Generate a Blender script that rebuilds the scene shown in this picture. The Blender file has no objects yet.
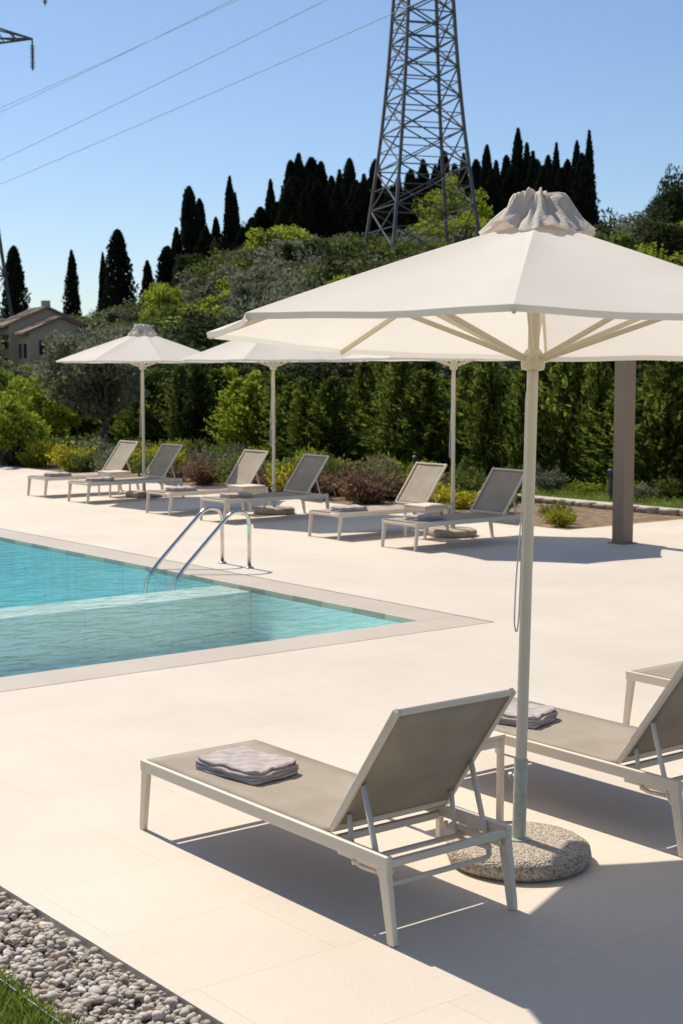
import bpy, math, random
import numpy as np
from mathutils import Vector, Matrix
random.seed(4)
R0 = np.random.default_rng(11)
sc = bpy.context.scene
COL = sc.collection
rad = math.radians
ANG = rad(38); CU, SU = math.cos(ANG), math.sin(ANG)
OX, OY = 1.284, 12.41          # outer corner of the pool coping; site grid (a,b) is rotated 38 deg
def W(a, b, z=0.0):
    return Vector((OX + CU*a - SU*b, OY + SU*a + CU*b, z))

# ------------------------------------------------------------------ materials
def newmat(name):
    m = bpy.data.materials.new(name); m.use_nodes = True
    nt = m.node_tree; nt.nodes.clear()
    return m, nt, nt.nodes, nt.links
def ramp(nodes, stops):
    r = nodes.new('ShaderNodeValToRGB')
    e = r.color_ramp.elements
    while len(e) > 1: e.remove(e[-1])
    e[0].position = stops[0][0]; e[0].color = (*stops[0][1], 1)
    for p, c in stops[1:]:
        n = e.new(p); n.color = (*c, 1)
    return r
def pbr(name, c1, c2=None, scale=5, rough=.5, bump=0, bscale=40, metal=0, spec=.5, detail=5, rvar=0, trans=0, bdist=.01):
    m, nt, N, L = newmat(name)
    out = N.new('ShaderNodeOutputMaterial'); p = N.new('ShaderNodeBsdfPrincipled')
    tc = N.new('ShaderNodeTexCoord')
    n1 = N.new('ShaderNodeTexNoise'); n1.inputs['Scale'].default_value = scale; n1.inputs['Detail'].default_value = detail
    L.new(tc.outputs['Object'], n1.inputs['Vector'])
    r = ramp(N, [(.3, c1), (.7, c2 or c1)])
    L.new(n1.outputs['Fac'], r.inputs[0]); L.new(r.outputs[0], p.inputs['Base Color'])
    p.inputs['Roughness'].default_value = rough; p.inputs['Metallic'].default_value = metal
    p.inputs['Specular IOR Level'].default_value = spec
    if bump:
        n2 = N.new('ShaderNodeTexNoise'); n2.inputs['Scale'].default_value = bscale; n2.inputs['Detail'].default_value = 4
        L.new(tc.outputs['Object'], n2.inputs['Vector'])
        b = N.new('ShaderNodeBump'); b.inputs['Strength'].default_value = bump; b.inputs['Distance'].default_value = bdist
        L.new(n2.outputs['Fac'], b.inputs['Height']); L.new(b.outputs[0], p.inputs['Normal'])
    if trans:
        t = N.new('ShaderNodeBsdfTranslucent'); L.new(r.outputs[0], t.inputs['Color'])
        mx = N.new('ShaderNodeMixShader'); mx.inputs[0].default_value = trans
        L.new(p.outputs[0], mx.inputs[1]); L.new(t.outputs[0], mx.inputs[2]); L.new(mx.outputs[0], out.inputs[0])
    else:
        L.new(p.outputs[0], out.inputs[0])
    return m
def leafmat(name, dark, mid, light, clump=.6, trans=.4):
    m, nt, N, L = newmat(name)
    out = N.new('ShaderNodeOutputMaterial'); p = N.new('ShaderNodeBsdfDiffuse')
    g = N.new('ShaderNodeNewGeometry'); tc = N.new('ShaderNodeTexCoord'); oi = N.new('ShaderNodeObjectInfo')
    n1 = N.new('ShaderNodeTexNoise'); n1.inputs['Scale'].default_value = clump; n1.inputs['Detail'].default_value = 3
    L.new(tc.outputs['Object'], n1.inputs['Vector'])
    a = N.new('ShaderNodeMath'); a.operation = 'MULTIPLY_ADD'; a.inputs[1].default_value = .45
    L.new(g.outputs['Random Per Island'], a.inputs[0])
    s = N.new('ShaderNodeMath'); s.operation = 'MULTIPLY'; s.inputs[1].default_value = .45
    L.new(n1.outputs['Fac'], s.inputs[0]); L.new(s.outputs[0], a.inputs[2])
    o2 = N.new('ShaderNodeMath'); o2.operation = 'MULTIPLY_ADD'; o2.inputs[1].default_value = .22
    L.new(oi.outputs['Random'], o2.inputs[0]); L.new(a.outputs[0], o2.inputs[2])
    r = ramp(N, [(.18, dark), (.55, mid), (.92, light)])
    L.new(o2.outputs[0], r.inputs[0]); L.new(r.outputs[0], p.inputs['Color'])
    t = N.new('ShaderNodeBsdfTranslucent'); L.new(r.outputs[0], t.inputs['Color'])
    mx = N.new('ShaderNodeMixShader'); mx.inputs[0].default_value = trans
    L.new(p.outputs[0], mx.inputs[1]); L.new(t.outputs[0], mx.inputs[2]); L.new(mx.outputs[0], out.inputs[0])
    return m

M_FRAME = pbr('white_powder_coat', (.71,.61,.475), (.75,.65,.515), 3, .38, .06, 600)
M_CREAM = pbr('cream_powder_coat', (.66,.575,.43), (.70,.615,.47), 3, .4, .05, 500)
M_STEEL = pbr('stainless_steel', (.62,.59,.54), (.7,.67,.62), 8, .16, metal=1)
M_GALV = pbr('galvanised_tube', (.36,.39,.34), (.48,.50,.44), 30, .42, .1, 200, metal=.4)
M_TOWEL = pbr('grey_towel', (.46,.40,.375), (.56,.495,.465), 14, .95, .9, 260, spec=.1, bdist=.005)
M_COLUMN = pbr('taupe_column_paint', (.27,.19,.125), (.30,.215,.145), 2, .5, .05, 80)
M_PYLON = pbr('weathered_pylon_steel', (.12,.105,.10), (.19,.17,.16), 1, .6, metal=.2)
M_WIRE = pbr('cable', (.36,.38,.42), (.40,.42,.46), 1, .6)
M_GLASSINS = pbr('insulator', (.06,.03,.02), (.09,.05,.04), 4, .25)
M_BLACK = pbr('black_metal', (.03,.03,.03), (.04,.04,.04), 4, .4)
M_ROPE = pbr('rope', (.62,.60,.55), (.7,.68,.62), 50, .9)
M_CAP = pbr('cap_fabric', (.66,.57,.48), (.76,.68,.59), 12, .85, .5, 60, spec=.15, trans=.2)
M_CANOPY = pbr('canopy_fabric', (.86,.81,.735), (.90,.855,.785), 2, .8, .12, 300, spec=.15, trans=.40)

def sling_mat():
    m, nt, N, L = newmat('taupe_sling_textile')
    out = N.new('ShaderNodeOutputMaterial'); p = N.new('ShaderNodeBsdfPrincipled'); p.inputs['Roughness'].default_value = .7
    tc = N.new('ShaderNodeTexCoord')
    w1 = N.new('ShaderNodeTexWave'); w1.inputs['Scale'].default_value = 110; w1.bands_direction = 'X'
    w2 = N.new('ShaderNodeTexWave'); w2.inputs['Scale'].default_value = 110; w2.bands_direction = 'Y'
    n = N.new('ShaderNodeTexNoise'); n.inputs['Scale'].default_value = 5
    for q in (w1, w2, n): L.new(tc.outputs['Object'], q.inputs['Vector'])
    mu = N.new('ShaderNodeMath'); mu.operation = 'MULTIPLY'
    L.new(w1.outputs['Fac'], mu.inputs[0]); L.new(w2.outputs['Fac'], mu.inputs[1])
    ad = N.new('ShaderNodeMath'); ad.operation = 'MULTIPLY_ADD'; ad.inputs[1].default_value = .5
    L.new(mu.outputs[0], ad.inputs[0]); L.new(n.outputs['Fac'], ad.inputs[2])
    r = ramp(N, [(.3, (.33,.27,.20)), (.9, (.45,.38,.295))])
    L.new(ad.outputs[0], r.inputs[0]); L.new(r.outputs[0], p.inputs['Base Color'])
    b = N.new('ShaderNodeBump'); b.inputs['Strength'].default_value = .4; b.inputs['Distance'].default_value = .002
    L.new(mu.outputs[0], b.inputs['Height']); L.new(b.outputs[0], p.inputs['Normal'])
    t = N.new('ShaderNodeBsdfTranslucent'); L.new(r.outputs[0], t.inputs['Color'])
    mx = N.new('ShaderNodeMixShader'); mx.inputs[0].default_value = .14
    L.new(p.outputs[0], mx.inputs[1]); L.new(t.outputs[0], mx.inputs[2]); L.new(mx.outputs[0], out.inputs[0])
    return m
M_SLING = sling_mat()

def deck_mat(name, ca, cb, joint, tw, th, rough=.6):
    m, nt, N, L = newmat(name)
    out = N.new('ShaderNodeOutputMaterial'); p = N.new('ShaderNodeBsdfPrincipled')
    tc = N.new('ShaderNodeTexCoord')
    br = N.new('ShaderNodeTexBrick'); br.inputs['Scale'].default_value = 1
    br.inputs['Brick Width'].default_value = tw; br.inputs['Row Height'].default_value = th
    br.inputs['Mortar Size'].default_value = .003; br.inputs['Mortar Smooth'].default_value = .3
    br.inputs['Color1'].default_value = (*ca,1); br.inputs['Color2'].default_value = (*cb,1); br.inputs['Mortar'].default_value = (*joint,1)
    L.new(tc.outputs['Object'], br.inputs['Vector'])
    n1 = N.new('ShaderNodeTexNoise'); n1.inputs['Scale'].default_value = .7; n1.inputs['Detail'].default_value = 8; n1.inputs['Roughness'].default_value = .6
    n2 = N.new('ShaderNodeTexNoise'); n2.inputs['Scale'].default_value = 60; n2.inputs['Detail'].default_value = 5
    L.new(tc.outputs['Object'], n1.inputs['Vector']); L.new(tc.outputs['Object'], n2.inputs['Vector'])
    r1 = ramp(N, [(.3, (.90,.885,.865)), (.65, (1.0,1.0,1.0))]); L.new(n1.outputs['Fac'], r1.inputs[0])
    r2 = ramp(N, [(.3, (.93,.93,.92)), (.7, (1,1,1))]); L.new(n2.outputs['Fac'], r2.inputs[0])
    m1 = N.new('ShaderNodeMixRGB'); m1.blend_type = 'MULTIPLY'; m1.inputs[0].default_value = 1
    m2 = N.new('ShaderNodeMixRGB'); m2.blend_type = 'MULTIPLY'; m2.inputs[0].default_value = 1
    L.new(br.outputs['Color'], m1.inputs[1]); L.new(r1.outputs[0], m1.inputs[2])
    L.new(m1.outputs[0], m2.inputs[1]); L.new(r2.outputs[0], m2.inputs[2]); L.new(m2.outputs[0], p.inputs['Base Color'])
    p.inputs['Roughness'].default_value = rough; p.inputs['Specular IOR Level'].default_value = .35
    b = N.new('ShaderNodeBump'); b.inputs['Strength'].default_value = .15; b.inputs['Distance'].default_value = .004
    L.new(n2.outputs['Fac'], b.inputs['Height']); L.new(b.outputs[0], p.inputs['Normal'])
    L.new(p.outputs[0], out.inputs[0])
    return m
M_DECK = deck_mat('limestone_paving', (.715,.63,.52), (.70,.615,.505), (.61,.53,.42), 1.2, .6)
M_COPE = deck_mat('coping_stone', (.64,.55,.44), (.61,.52,.415), (.46,.385,.30), .9, .45, .4)
M_DIV = deck_mat('wet_divider_stone', (.80,.80,.74), (.78,.78,.72), (.62,.62,.56), .9, 5, .3)
def mosaic(name, ca, cb, j):
    m, nt, N, L = newmat(name)
    out = N.new('ShaderNodeOutputMaterial'); p = N.new('ShaderNodeBsdfPrincipled')
    tc = N.new('ShaderNodeTexCoord')
    br = N.new('ShaderNodeTexBrick'); br.inputs['Scale'].default_value = 1; br.offset = 0
    br.inputs['Brick Width'].default_value = .10; br.inputs['Row Height'].default_value = .10
    br.inputs['Mortar Size'].default_value = .006
    br.inputs['Color1'].default_value = (*ca,1); br.inputs['Color2'].default_value = (*cb,1); br.inputs['Mortar'].default_value = (*j,1)
    mp = N.new('ShaderNodeMapping'); mp.inputs['Rotation'].default_value = (.02,.03,0)
    L.new(tc.outputs['Object'], mp.inputs[0]); L.new(mp.outputs[0], br.inputs['Vector'])
    L.new(br.outputs['Color'], p.inputs['Base Color']); p.inputs['Roughness'].default_value = .5
    L.new(p.outputs[0], out.inputs[0]); return m
M_BAS1 = mosaic('teal_mosaic', (.34,.70,.74), (.43,.78,.81), (.55,.80,.80))
M_BAS2 = mosaic('pale_teal_mosaic', (.68,.86,.83), (.75,.90,.87), (.80,.90,.86))
def water_mat(name, tint):
    m, nt, N, L = newmat(name)
    out = N.new('ShaderNodeOutputMaterial')
    tr = N.new('ShaderNodeBsdfTransparent'); tr.inputs[0].default_value = (*tint,1)
    gl = N.new('ShaderNodeBsdfGlossy'); gl.inputs['Roughness'].default_value = .015
    fr = N.new('ShaderNodeFresnel'); fr.inputs[0].default_value = 1.33
    tc = N.new('ShaderNodeTexCoord')
    mp = N.new('ShaderNodeMapping'); mp.inputs['Scale'].default_value = (1.0,1.6,1)
    n = N.new('ShaderNodeTexNoise'); n.inputs['Scale'].default_value = 3.2; n.inputs['Detail'].default_value = 3; n.inputs['Distortion'].default_value = .8
    L.new(tc.outputs['Object'], mp.inputs[0]); L.new(mp.outputs[0], n.inputs['Vector'])
    b = N.new('ShaderNodeBump'); b.inputs['Strength'].default_value = .7; b.inputs['Distance'].default_value = .05
    L.new(n.outputs['Fac'], b.inputs['Height']); L.new(b.outputs[0], gl.inputs['Normal']); L.new(b.outputs[0], fr.inputs['Normal'])
    mx = N.new('ShaderNodeMixShader')
    ms = N.new('ShaderNodeMath'); ms.operation = 'MULTIPLY'; ms.inputs[1].default_value = .75
    L.new(fr.outputs[0], ms.inputs[0]); L.new(ms.outputs[0], mx.inputs[0])
    L.new(tr.outputs[0], mx.inputs[1]); L.new(gl.outputs[0], mx.inputs[2]); L.new(mx.outputs[0], out.inputs[0])
    return m
M_WATER = water_mat('pool_water', (.82,.975,.985))
def pebble_mat():
    m, nt, N, L = newmat('exposed_aggregate')
    out = N.new('ShaderNodeOutputMaterial'); p = N.new('ShaderNodeBsdfPrincipled'); p.inputs['Roughness'].default_value = .8
    tc = N.new('ShaderNodeTexCoord'); v = N.new('ShaderNodeTexVoronoi'); v.inputs['Scale'].default_value = 100
    L.new(tc.outputs['Object'], v.inputs['Vector'])
    sp = N.new('ShaderNodeSeparateColor'); L.new(v.outputs['Color'], sp.inputs[0])
    r = ramp(N, [(0, (.25,.19,.13)), (.35, (.42,.34,.255)), (.7, (.55,.47,.37)), (1, (.38,.33,.28))])
    L.new(sp.outputs[0], r.inputs[0]); L.new(r.outputs[0], p.inputs['Base Color'])
    b = N.new('ShaderNodeBump'); b.invert = True; b.inputs['Strength'].default_value = 1; b.inputs['Distance'].default_value = .007
    L.new(v.outputs['Distance'], b.inputs['Height']); L.new(b.outputs[0], p.inputs['Normal'])
    L.new(p.outputs[0], out.inputs[0]); return m
M_PEB = pebble_mat()
def island_mat(name, stops, rough=.8):
    m, nt, N, L = newmat(name)
    out = N.new('ShaderNodeOutputMaterial'); p = N.new('ShaderNodeBsdfPrincipled'); p.inputs['Roughness'].default_value = rough
    g = N.new('ShaderNodeNewGeometry'); r = ramp(N, stops); L.new(g.outputs['Random Per Island'], r.inputs[0])
    tc = N.new('ShaderNodeTexCoord'); n = N.new('ShaderNodeTexNoise'); n.inputs['Scale'].default_value = 90
    L.new(tc.outputs['Object'], n.inputs['Vector']); r2 = ramp(N, [(.3,(.8,.8,.8)),(.7,(1,1,1))]); L.new(n.outputs['Fac'], r2.inputs[0])
    mm = N.new('ShaderNodeMixRGB'); mm.blend_type = 'MULTIPLY'; mm.inputs[0].default_value = 1
    L.new(r.outputs[0], mm.inputs[1]); L.new(r2.outputs[0], mm.inputs[2]); L.new(mm.outputs[0], p.inputs['Base Color'])
    L.new(p.outputs[0], out.inputs[0]); return m
M_STONE = island_mat('gravel_stone', [(0,(.38,.31,.25)),(.3,(.52,.45,.375)),(.6,(.64,.575,.49)),(.85,(.47,.37,.28)),(1,(.75,.69,.61))])
M_GRASSB = leafmat('grass_blades', (.12,.17,.025), (.20,.27,.045), (.32,.37,.09), 5, .45)
M_TERR = pbr('hill_grass', (.08,.10,.03), (.19,.20,.07), .12, .95, .6, 3, spec=.1, bdist=.3)
M_LAWN = pbr('lawn_surface', (.08,.12,.025), (.14,.18,.045), 3, .95, .8, 80, spec=.1, bdist=.03)
M_MULCH = pbr('mulch', (.19,.13,.08), (.38,.28,.185), 6, .95, 1, 60, spec=.1, bdist=.03)
M_PATH = pbr('gravel_path', (.50,.45,.37), (.60,.54,.46), 10, .9, .5, 90, bdist=.01)
M_SOIL = pbr('gravel_underlay', (.24,.21,.17), (.30,.26,.22), 20, .95)
M_BARK = pbr('bark', (.07,.055,.045), (.14,.12,.10), 6, .95, .8, 20, bdist=.05)
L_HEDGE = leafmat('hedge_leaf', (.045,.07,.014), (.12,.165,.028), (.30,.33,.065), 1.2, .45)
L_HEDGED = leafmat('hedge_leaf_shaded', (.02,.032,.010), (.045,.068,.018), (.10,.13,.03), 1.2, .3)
L_CYP = leafmat('cypress_leaf', (.012,.018,.012), (.025,.034,.02), (.05,.058,.03), 1.0, .15)
L_OLIVE = leafmat('olive_leaf', (.11,.12,.075), (.185,.20,.125), (.30,.31,.20), .8)
L_DARK = leafmat('dark_leaf', (.025,.034,.016), (.052,.07,.028), (.11,.13,.05), .7)
L_MID = leafmat('green_leaf', (.07,.10,.022), (.135,.175,.042), (.24,.28,.075), .7)
L_SPRING = leafmat('spring_leaf', (.18,.22,.02), (.31,.36,.04), (.46,.49,.09), .7, .45)
L_RED = leafmat('russet_leaf', (.11,.06,.04), (.22,.14,.09), (.34,.25,.17), 4)
L_YEL = leafmat('yellow_flower_leaf', (.18,.22,.03), (.42,.40,.04), (.70,.58,.04), 5)

# ------------------------------------------------------------------ helpers
def link(o):
    COL.objects.link(o); return o
def empty(name, loc=(0,0,0), rz=0):
    o = bpy.data.objects.new(name, None); o.location = loc; o.rotation_euler = (0,0,rz); o.empty_display_size = .2
    return link(o)
def obj(name, me, parent=None, loc=None, rot=None):
    o = bpy.data.objects.new(name, me); link(o)
    if parent: o.parent = parent
    if loc is not None: o.location = loc
    if rot is not None: o.rotation_euler = rot
    return o
class MB:
    """polygon mesh builder"""
    def __init__(s): s.v=[]; s.f=[]; s.m=[]
    def poly(s, pts, mi=0):
        i=len(s.v); s.v += [tuple(p) for p in pts]; s.f.append(tuple(range(i,i+len(pts)))); s.m.append(mi)
    def beam(s, p, q, w, h, up=(0,0,1), mi=0, w2=None, h2=None):
        p=Vector(p); q=Vector(q); d=(q-p).normalized(); u=Vector(up)
        if abs(d.dot(u))>.98: u=Vector((1,0,0))
        x=d.cross(u).normalized(); y=x.cross(d).normalized()
        w2=w if w2 is None else w2; h2=h if h2 is None else h2
        i=len(s.v)
        for c,ww,hh in ((p,w,h),(q,w2,h2)):
            for a,b in ((-1,-1),(1,-1),(1,1),(-1,1)):
                s.v.append(tuple(c+x*a*ww/2+y*b*hh/2))
        for f in ((3,2,1,0),(4,5,6,7),(0,1,5,4),(1,2,6,5),(2,3,7,6),(3,0,4,7)):
            s.f.append(tuple(i+k for k in f)); s.m.append(mi)
    def tube(s, pts, r, n=12, mi=0, caps=True):
        pts=[Vector(p) for p in pts]; rs=r if isinstance(r,(list,tuple)) else [r]*len(pts)
        rings=[]; pu=None
        for k,p in enumerate(pts):
            d=(pts[min(k+1,len(pts)-1)]-pts[max(k-1,0)]).normalized()
            if pu is None:
                u=Vector((0,0,1)) if abs(d.z)<.9 else Vector((1,0,0))
            else: u=pu
            x=d.cross(u).normalized(); y=x.cross(d).normalized(); pu=y
            i=len(s.v)
            for j in range(n):
                t=2*math.pi*j/n; s.v.append(tuple(p+(x*math.cos(t)+y*math.sin(t))*rs[k]))
            rings.append(i)
        for a,b in zip(rings,rings[1:]):
            for j in range(n):
                s.f.append((a+j,a+(j+1)%n,b+(j+1)%n,b+j)); s.m.append(mi)
        if caps:
            s.f.append(tuple(rings[0]+j for j in reversed(range(n)))); s.m.append(mi)
            s.f.append(tuple(rings[-1]+j for j in range(n))); s.m.append(mi)
    def lathe(s, prof, n=32, mi=0, cz=(0,0)):
        rings=[]
        for r,z in prof:
            i=len(s.v)
            for j in range(n):
                t=2*math.pi*j/n; s.v.append((cz[0]+r*math.cos(t),cz[1]+r*math.sin(t),z))
            rings.append(i)
        for a,b in zip(rings,rings[1:]):
            for j in range(n):
                s.f.append((a+j,a+(j+1)%n,b+(j+1)%n,b+j)); s.m.append(mi)
        s.f.append(tuple(rings[0]+j for j in reversed(range(n)))); s.m.append(mi)
        s.f.append(tuple(rings[-1]+j for j in range(n))); s.m.append(mi)
    def box(s, x0,x1,y0,y1,z0,z1, mi=0):
        s.beam(((x0+x1)/2,(y0+y1)/2,z0),((x0+x1)/2,(y0+y1)/2,z1), 1,1, mi=mi)
        k=len(s.v)-8
        c=[(x0,y0),(x1,y0),(x1,y1),(x0,y1)]
        s.v[k:k+8]=[(x,y,z0) for x,y in c]+[(x,y,z1) for x,y in c]
    def mesh(s, name, mats, smooth=False):
        me=bpy.data.meshes.new(name); me.from_pydata(s.v,[],s.f)
        for m in mats: me.materials.append(m)
        me.polygons.foreach_set('material_index', s.m)
        if smooth: me.polygons.foreach_set('use_smooth',[True]*len(s.f))
        me.update(); return me
def bevel(o, w=.004, seg=2):
    b=o.modifiers.new('bevel','BEVEL'); b.width=w; b.segments=seg; b.limit_method='ANGLE'; b.angle_limit=rad(40); return o
def smooth_by_angle(me, ang=40):
    me.polygons.foreach_set('use_smooth',[True]*len(me.polygons))
    try: me.set_sharp_from_angle(angle=rad(ang))
    except Exception: pass
    return me

def quads_mesh(name, V, mi, mats):
    """V (n,4,3) quads"""
    n=V.shape[0]; me=bpy.data.meshes.new(name)
    me.vertices.add(n*4); me.vertices.foreach_set('co', V.reshape(-1).astype(np.float32))
    me.loops.add(n*4); me.loops.foreach_set('vertex_index', np.arange(n*4,dtype=np.int32))
    me.polygons.add(n); me.polygons.foreach_set('loop_start', np.arange(0,n*4,4,dtype=np.int32))
    try: me.polygons.foreach_set('loop_total', np.full(n,4,dtype=np.int32))
    except Exception: pass
    for m in mats: me.materials.append(m)
    me.polygons.foreach_set('material_index', mi.astype(np.int32))
    me.update(calc_edges=True); me.validate(); return me
def unit(a): return a/np.maximum(np.linalg.norm(a,axis=1,keepdims=True),1e-6)
def leafq(C, sx, sy, rng, axis=None, spread=1.0):
    n=len(C); r=unit(rng.normal(size=(n,3)))
    A=r if axis is None else unit(axis+spread*r)
    S=unit(np.cross(A, rng.normal(size=(n,3))))
    sx=(sx*(.7+.6*rng.random(n)))[:,None]/2; sy=(sy*(.7+.6*rng.random(n)))[:,None]/2
    return np.stack([C-A*sy, C+S*sx-A*sy*.1, C+A*sy, C-S*sx-A*sy*.1],axis=1)
def limbq(p,q,r0,r1,n=7):
    p=np.array(p,float);q=np.array(q,float);d=(q-p)/np.linalg.norm(q-p)
    u=np.array([0,0,1.]) if abs(d[2])<.9 else np.array([1.,0,0])
    x=np.cross(d,u);x/=np.linalg.norm(x);y=np.cross(x,d)
    t=np.linspace(0,2*np.pi,n+1)
    c=np.cos(t)[:,None]*x+np.sin(t)[:,None]*y
    a=p+c*r0;b=q+c*r1
    return np.stack([a[:-1],a[1:],b[1:],b[:-1]],axis=1)

def broadleaf(name, h, w, seed, nclump, nleaf, ls, trunk=.25, elong=1.6, lean=.1, twist=False):
    rng=np.random.default_rng(seed)
    cz=h*(.5+trunk/2); rz=h*(1-trunk)/2; rx=w/2
    d=unit(rng.normal(size=(nclump,3))); rr=rng.random(nclump)**.42
    lob=1+.28*np.sin(3*np.arctan2(d[:,1],d[:,0])+seed)+.18*rng.normal(size=nclump)
    cc=d*rr[:,None]*lob[:,None]*np.array([rx,rx,rz])*.82+np.array([0,0,cz])
    cr=(.16+.16*rng.random(nclump))*rx
    Q=[];mi=[]
    C=np.repeat(cc,nleaf,0); rad_=np.repeat(cr,nleaf)
    off=unit(rng.normal(size=C.shape))*(rng.random(len(C))**.5*rad_)[:,None]*np.array([1.15,1.15,.8])
    L=leafq(C+off, ls, ls*elong, rng); Q.append(L); mi.append(np.zeros(len(L)))
    fork=np.array([lean*h*.3,0,h*trunk*1.0]); r0=.035*h
    T=[limbq((0,0,-.3),(lean*h*.12,.02*h,h*trunk*.5),r0*1.25,r0*.95), limbq((lean*h*.12,.02*h,h*trunk*.5),fork,r0*.95,r0*.75)]
    for k in rng.choice(nclump,min(nclump,16),replace=False):
        mid=fork*.45+cc[k]*.55+rng.normal(size=3)*.05*h
        T.append(limbq(fork,mid,r0*.5,r0*.28)); T.append(limbq(mid,cc[k],r0*.28,r0*.08))
    T=np.concatenate(T); Q.append(T); mi.append(np.ones(len(T)))
    return quads_mesh(name,np.concatenate(Q),np.concatenate(mi),[L_MID,M_BARK])
def cypress(name, h, w, seed, n, ls, pointy=.75):
    rng=np.random.default_rng(seed)
    t=rng.random(n)**.85
    prof=lambda t: (w/2)*np.minimum(1,(t/.12+.35))*np.clip(1-t,0,1)**pointy*1.12
    th=rng.random(n)*2*np.pi
    lump=1+.2*np.sin(th*3+t*9+seed)+.18*np.sin(th*5-t*23+seed*2)
    r=prof(t)*lump*(rng.random(n)**.35)
    C=np.stack([r*np.cos(th),r*np.sin(th),.04*h+t*h*.95],1)
    ax=np.stack([np.cos(th)*.35,np.sin(th)*.35,np.ones(n)],1)
    L=leafq(C,ls*.6,ls*1.8,rng,unit(ax),.55)
    T=limbq((0,0,-.4),(0,0,h*.8),.03*h,.008*h)
    return quads_mesh(name,np.concatenate([L,T]),np.concatenate([np.zeros(len(L)),np.ones(len(T))]),[L_CYP,M_BARK])
def conifer(name, h, w, seed, nf, nl, ls):
    rng=np.random.default_rng(seed)
    t=rng.random(nf)**1.05; th=rng.random(nf)*2*np.pi
    Rm=(w/2)*np.minimum(1,.75+t)*np.clip(1.03-t,0,1)**.75*(.45+1.1*rng.random(nf)**1.3)
    base=np.stack([0*t,0*t,t*h*.92],1)
    dirn=np.stack([np.cos(th),np.sin(th),.4+.9*rng.random(nf)],1)
    s=(np.arange(nl)+.5)/nl; s=.25+.75*s
    C=base[:,None,:]+dirn[:,None,:]*(Rm[:,None]*s[None,:])[:,:,None]
    C=C+rng.normal(size=C.shape)*.028
    A=np.repeat(unit(dirn)[:,None,:],nl,1).reshape(-1,3)
    L=leafq(C.reshape(-1,3),ls*.6,ls*1.7,rng,A,.7)
    T=limbq((0,0,-.1),(0,0,h*.85),.04,.01)
    return quads_mesh(name,np.concatenate([L,T]),np.concatenate([np.zeros(len(L)),np.ones(len(T))]),[L_HEDGE,M_BARK])
def shrub(name, h, w, seed, n, ls, upright=.4):
    rng=np.random.default_rng(seed)
    ns=40; th=rng.random(ns)*6.28; rr=rng.random(ns)**.6
    tip=np.stack([np.cos(th)*rr*w/2,np.sin(th)*rr*w/2,h*(.55+.45*rng.random(ns))*(1-.35*rr)],1)
    k=rng.integers(0,ns,n); s=rng.random(n)**.6
    C=tip[k]*s[:,None]*np.array([1,1,1])+rng.normal(size=(n,3))*.07*w
    C[:,2]=np.abs(C[:,2])
    L=leafq(C,ls*.6,ls*1.6,rng,unit(tip[k]*np.array([1,1,1.5])),.9)
    T=np.concatenate([limbq((0,0,-.02),tip[i],.008,.003,4) for i in range(ns)])
    return quads_mesh(name,np.concatenate([L,T]),np.concatenate([np.zeros(len(L)),np.ones(len(T))]),[L_MID,M_BARK])
def put(name, me, X, Y, Z, sx, sz, mat=None, rz=None, parent=None):
    o=obj(name,me,parent,(X,Y,Z)); o.scale=(sx,sx,sz); o.rotation_euler=(0,0,random.random()*6.28 if rz is None else rz)
    if mat:
        o.material_slots[0].link='OBJECT'; o.material_slots[0].material=mat
    return o

# ------------------------------------------------------------------ terrain
def hill(X,Y):
    t=min(max((Y-50)/75,0),1); t=t*t*(3-2*t)
    az=X/max(Y,1.0)
    rdg=float(np.interp(az,[-.4,-.23,-.13,-.07,-.03,.14,.18,.4],[2.6,3.2,5.0,7.5,10.6,11.4,10.4,11]))
    f=min(max(1-(Y-220)/300,0),1)
    return t*f*(rdg+.5*math.sin(X*.13+Y*.07)+.4*math.sin(X*.31-Y*.11))
def lines(lo,hi,step,must):
    base=[-3000,-1500,-700,-350]+list(np.arange(lo,hi+.1,step))+[350,700,1500,3000]
    base=[x for x in base if all(abs(x-m)>1.0 for m in must)]+list(must)
    return sorted(set(float(x) for x in base))
PA0,PA1,PB0,PB1=-9.0,0.0,0.0,16.0
al=lines(-180,240,6,[PA0,PA1]); bl=lines(-120,240,6,[PB0,PB1])
V=[];F=[]
for b in bl:
    for a in al:
        p=W(a,b); V.append((a,b,-.045+hill(p.x,p.y)))
na=len(al)
for j in range(len(bl)-1):
    for i in range(na-1):
        ca=(al[i]+al[i+1])/2; cb=(bl[j]+bl[j+1])/2
        if PA0<ca<PA1 and PB0<cb<PB1: continue
        k=j*na+i; F.append((k,k+1,k+1+na,k+na))
me=bpy.data.meshes.new('ground'); me.from_pydata(V,[],F); me.materials.append(M_TERR)
me.polygons.foreach_set('use_smooth',[True]*len(F))
obj('ground',me,None,(OX,OY,0),(0,0,ANG))

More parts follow.
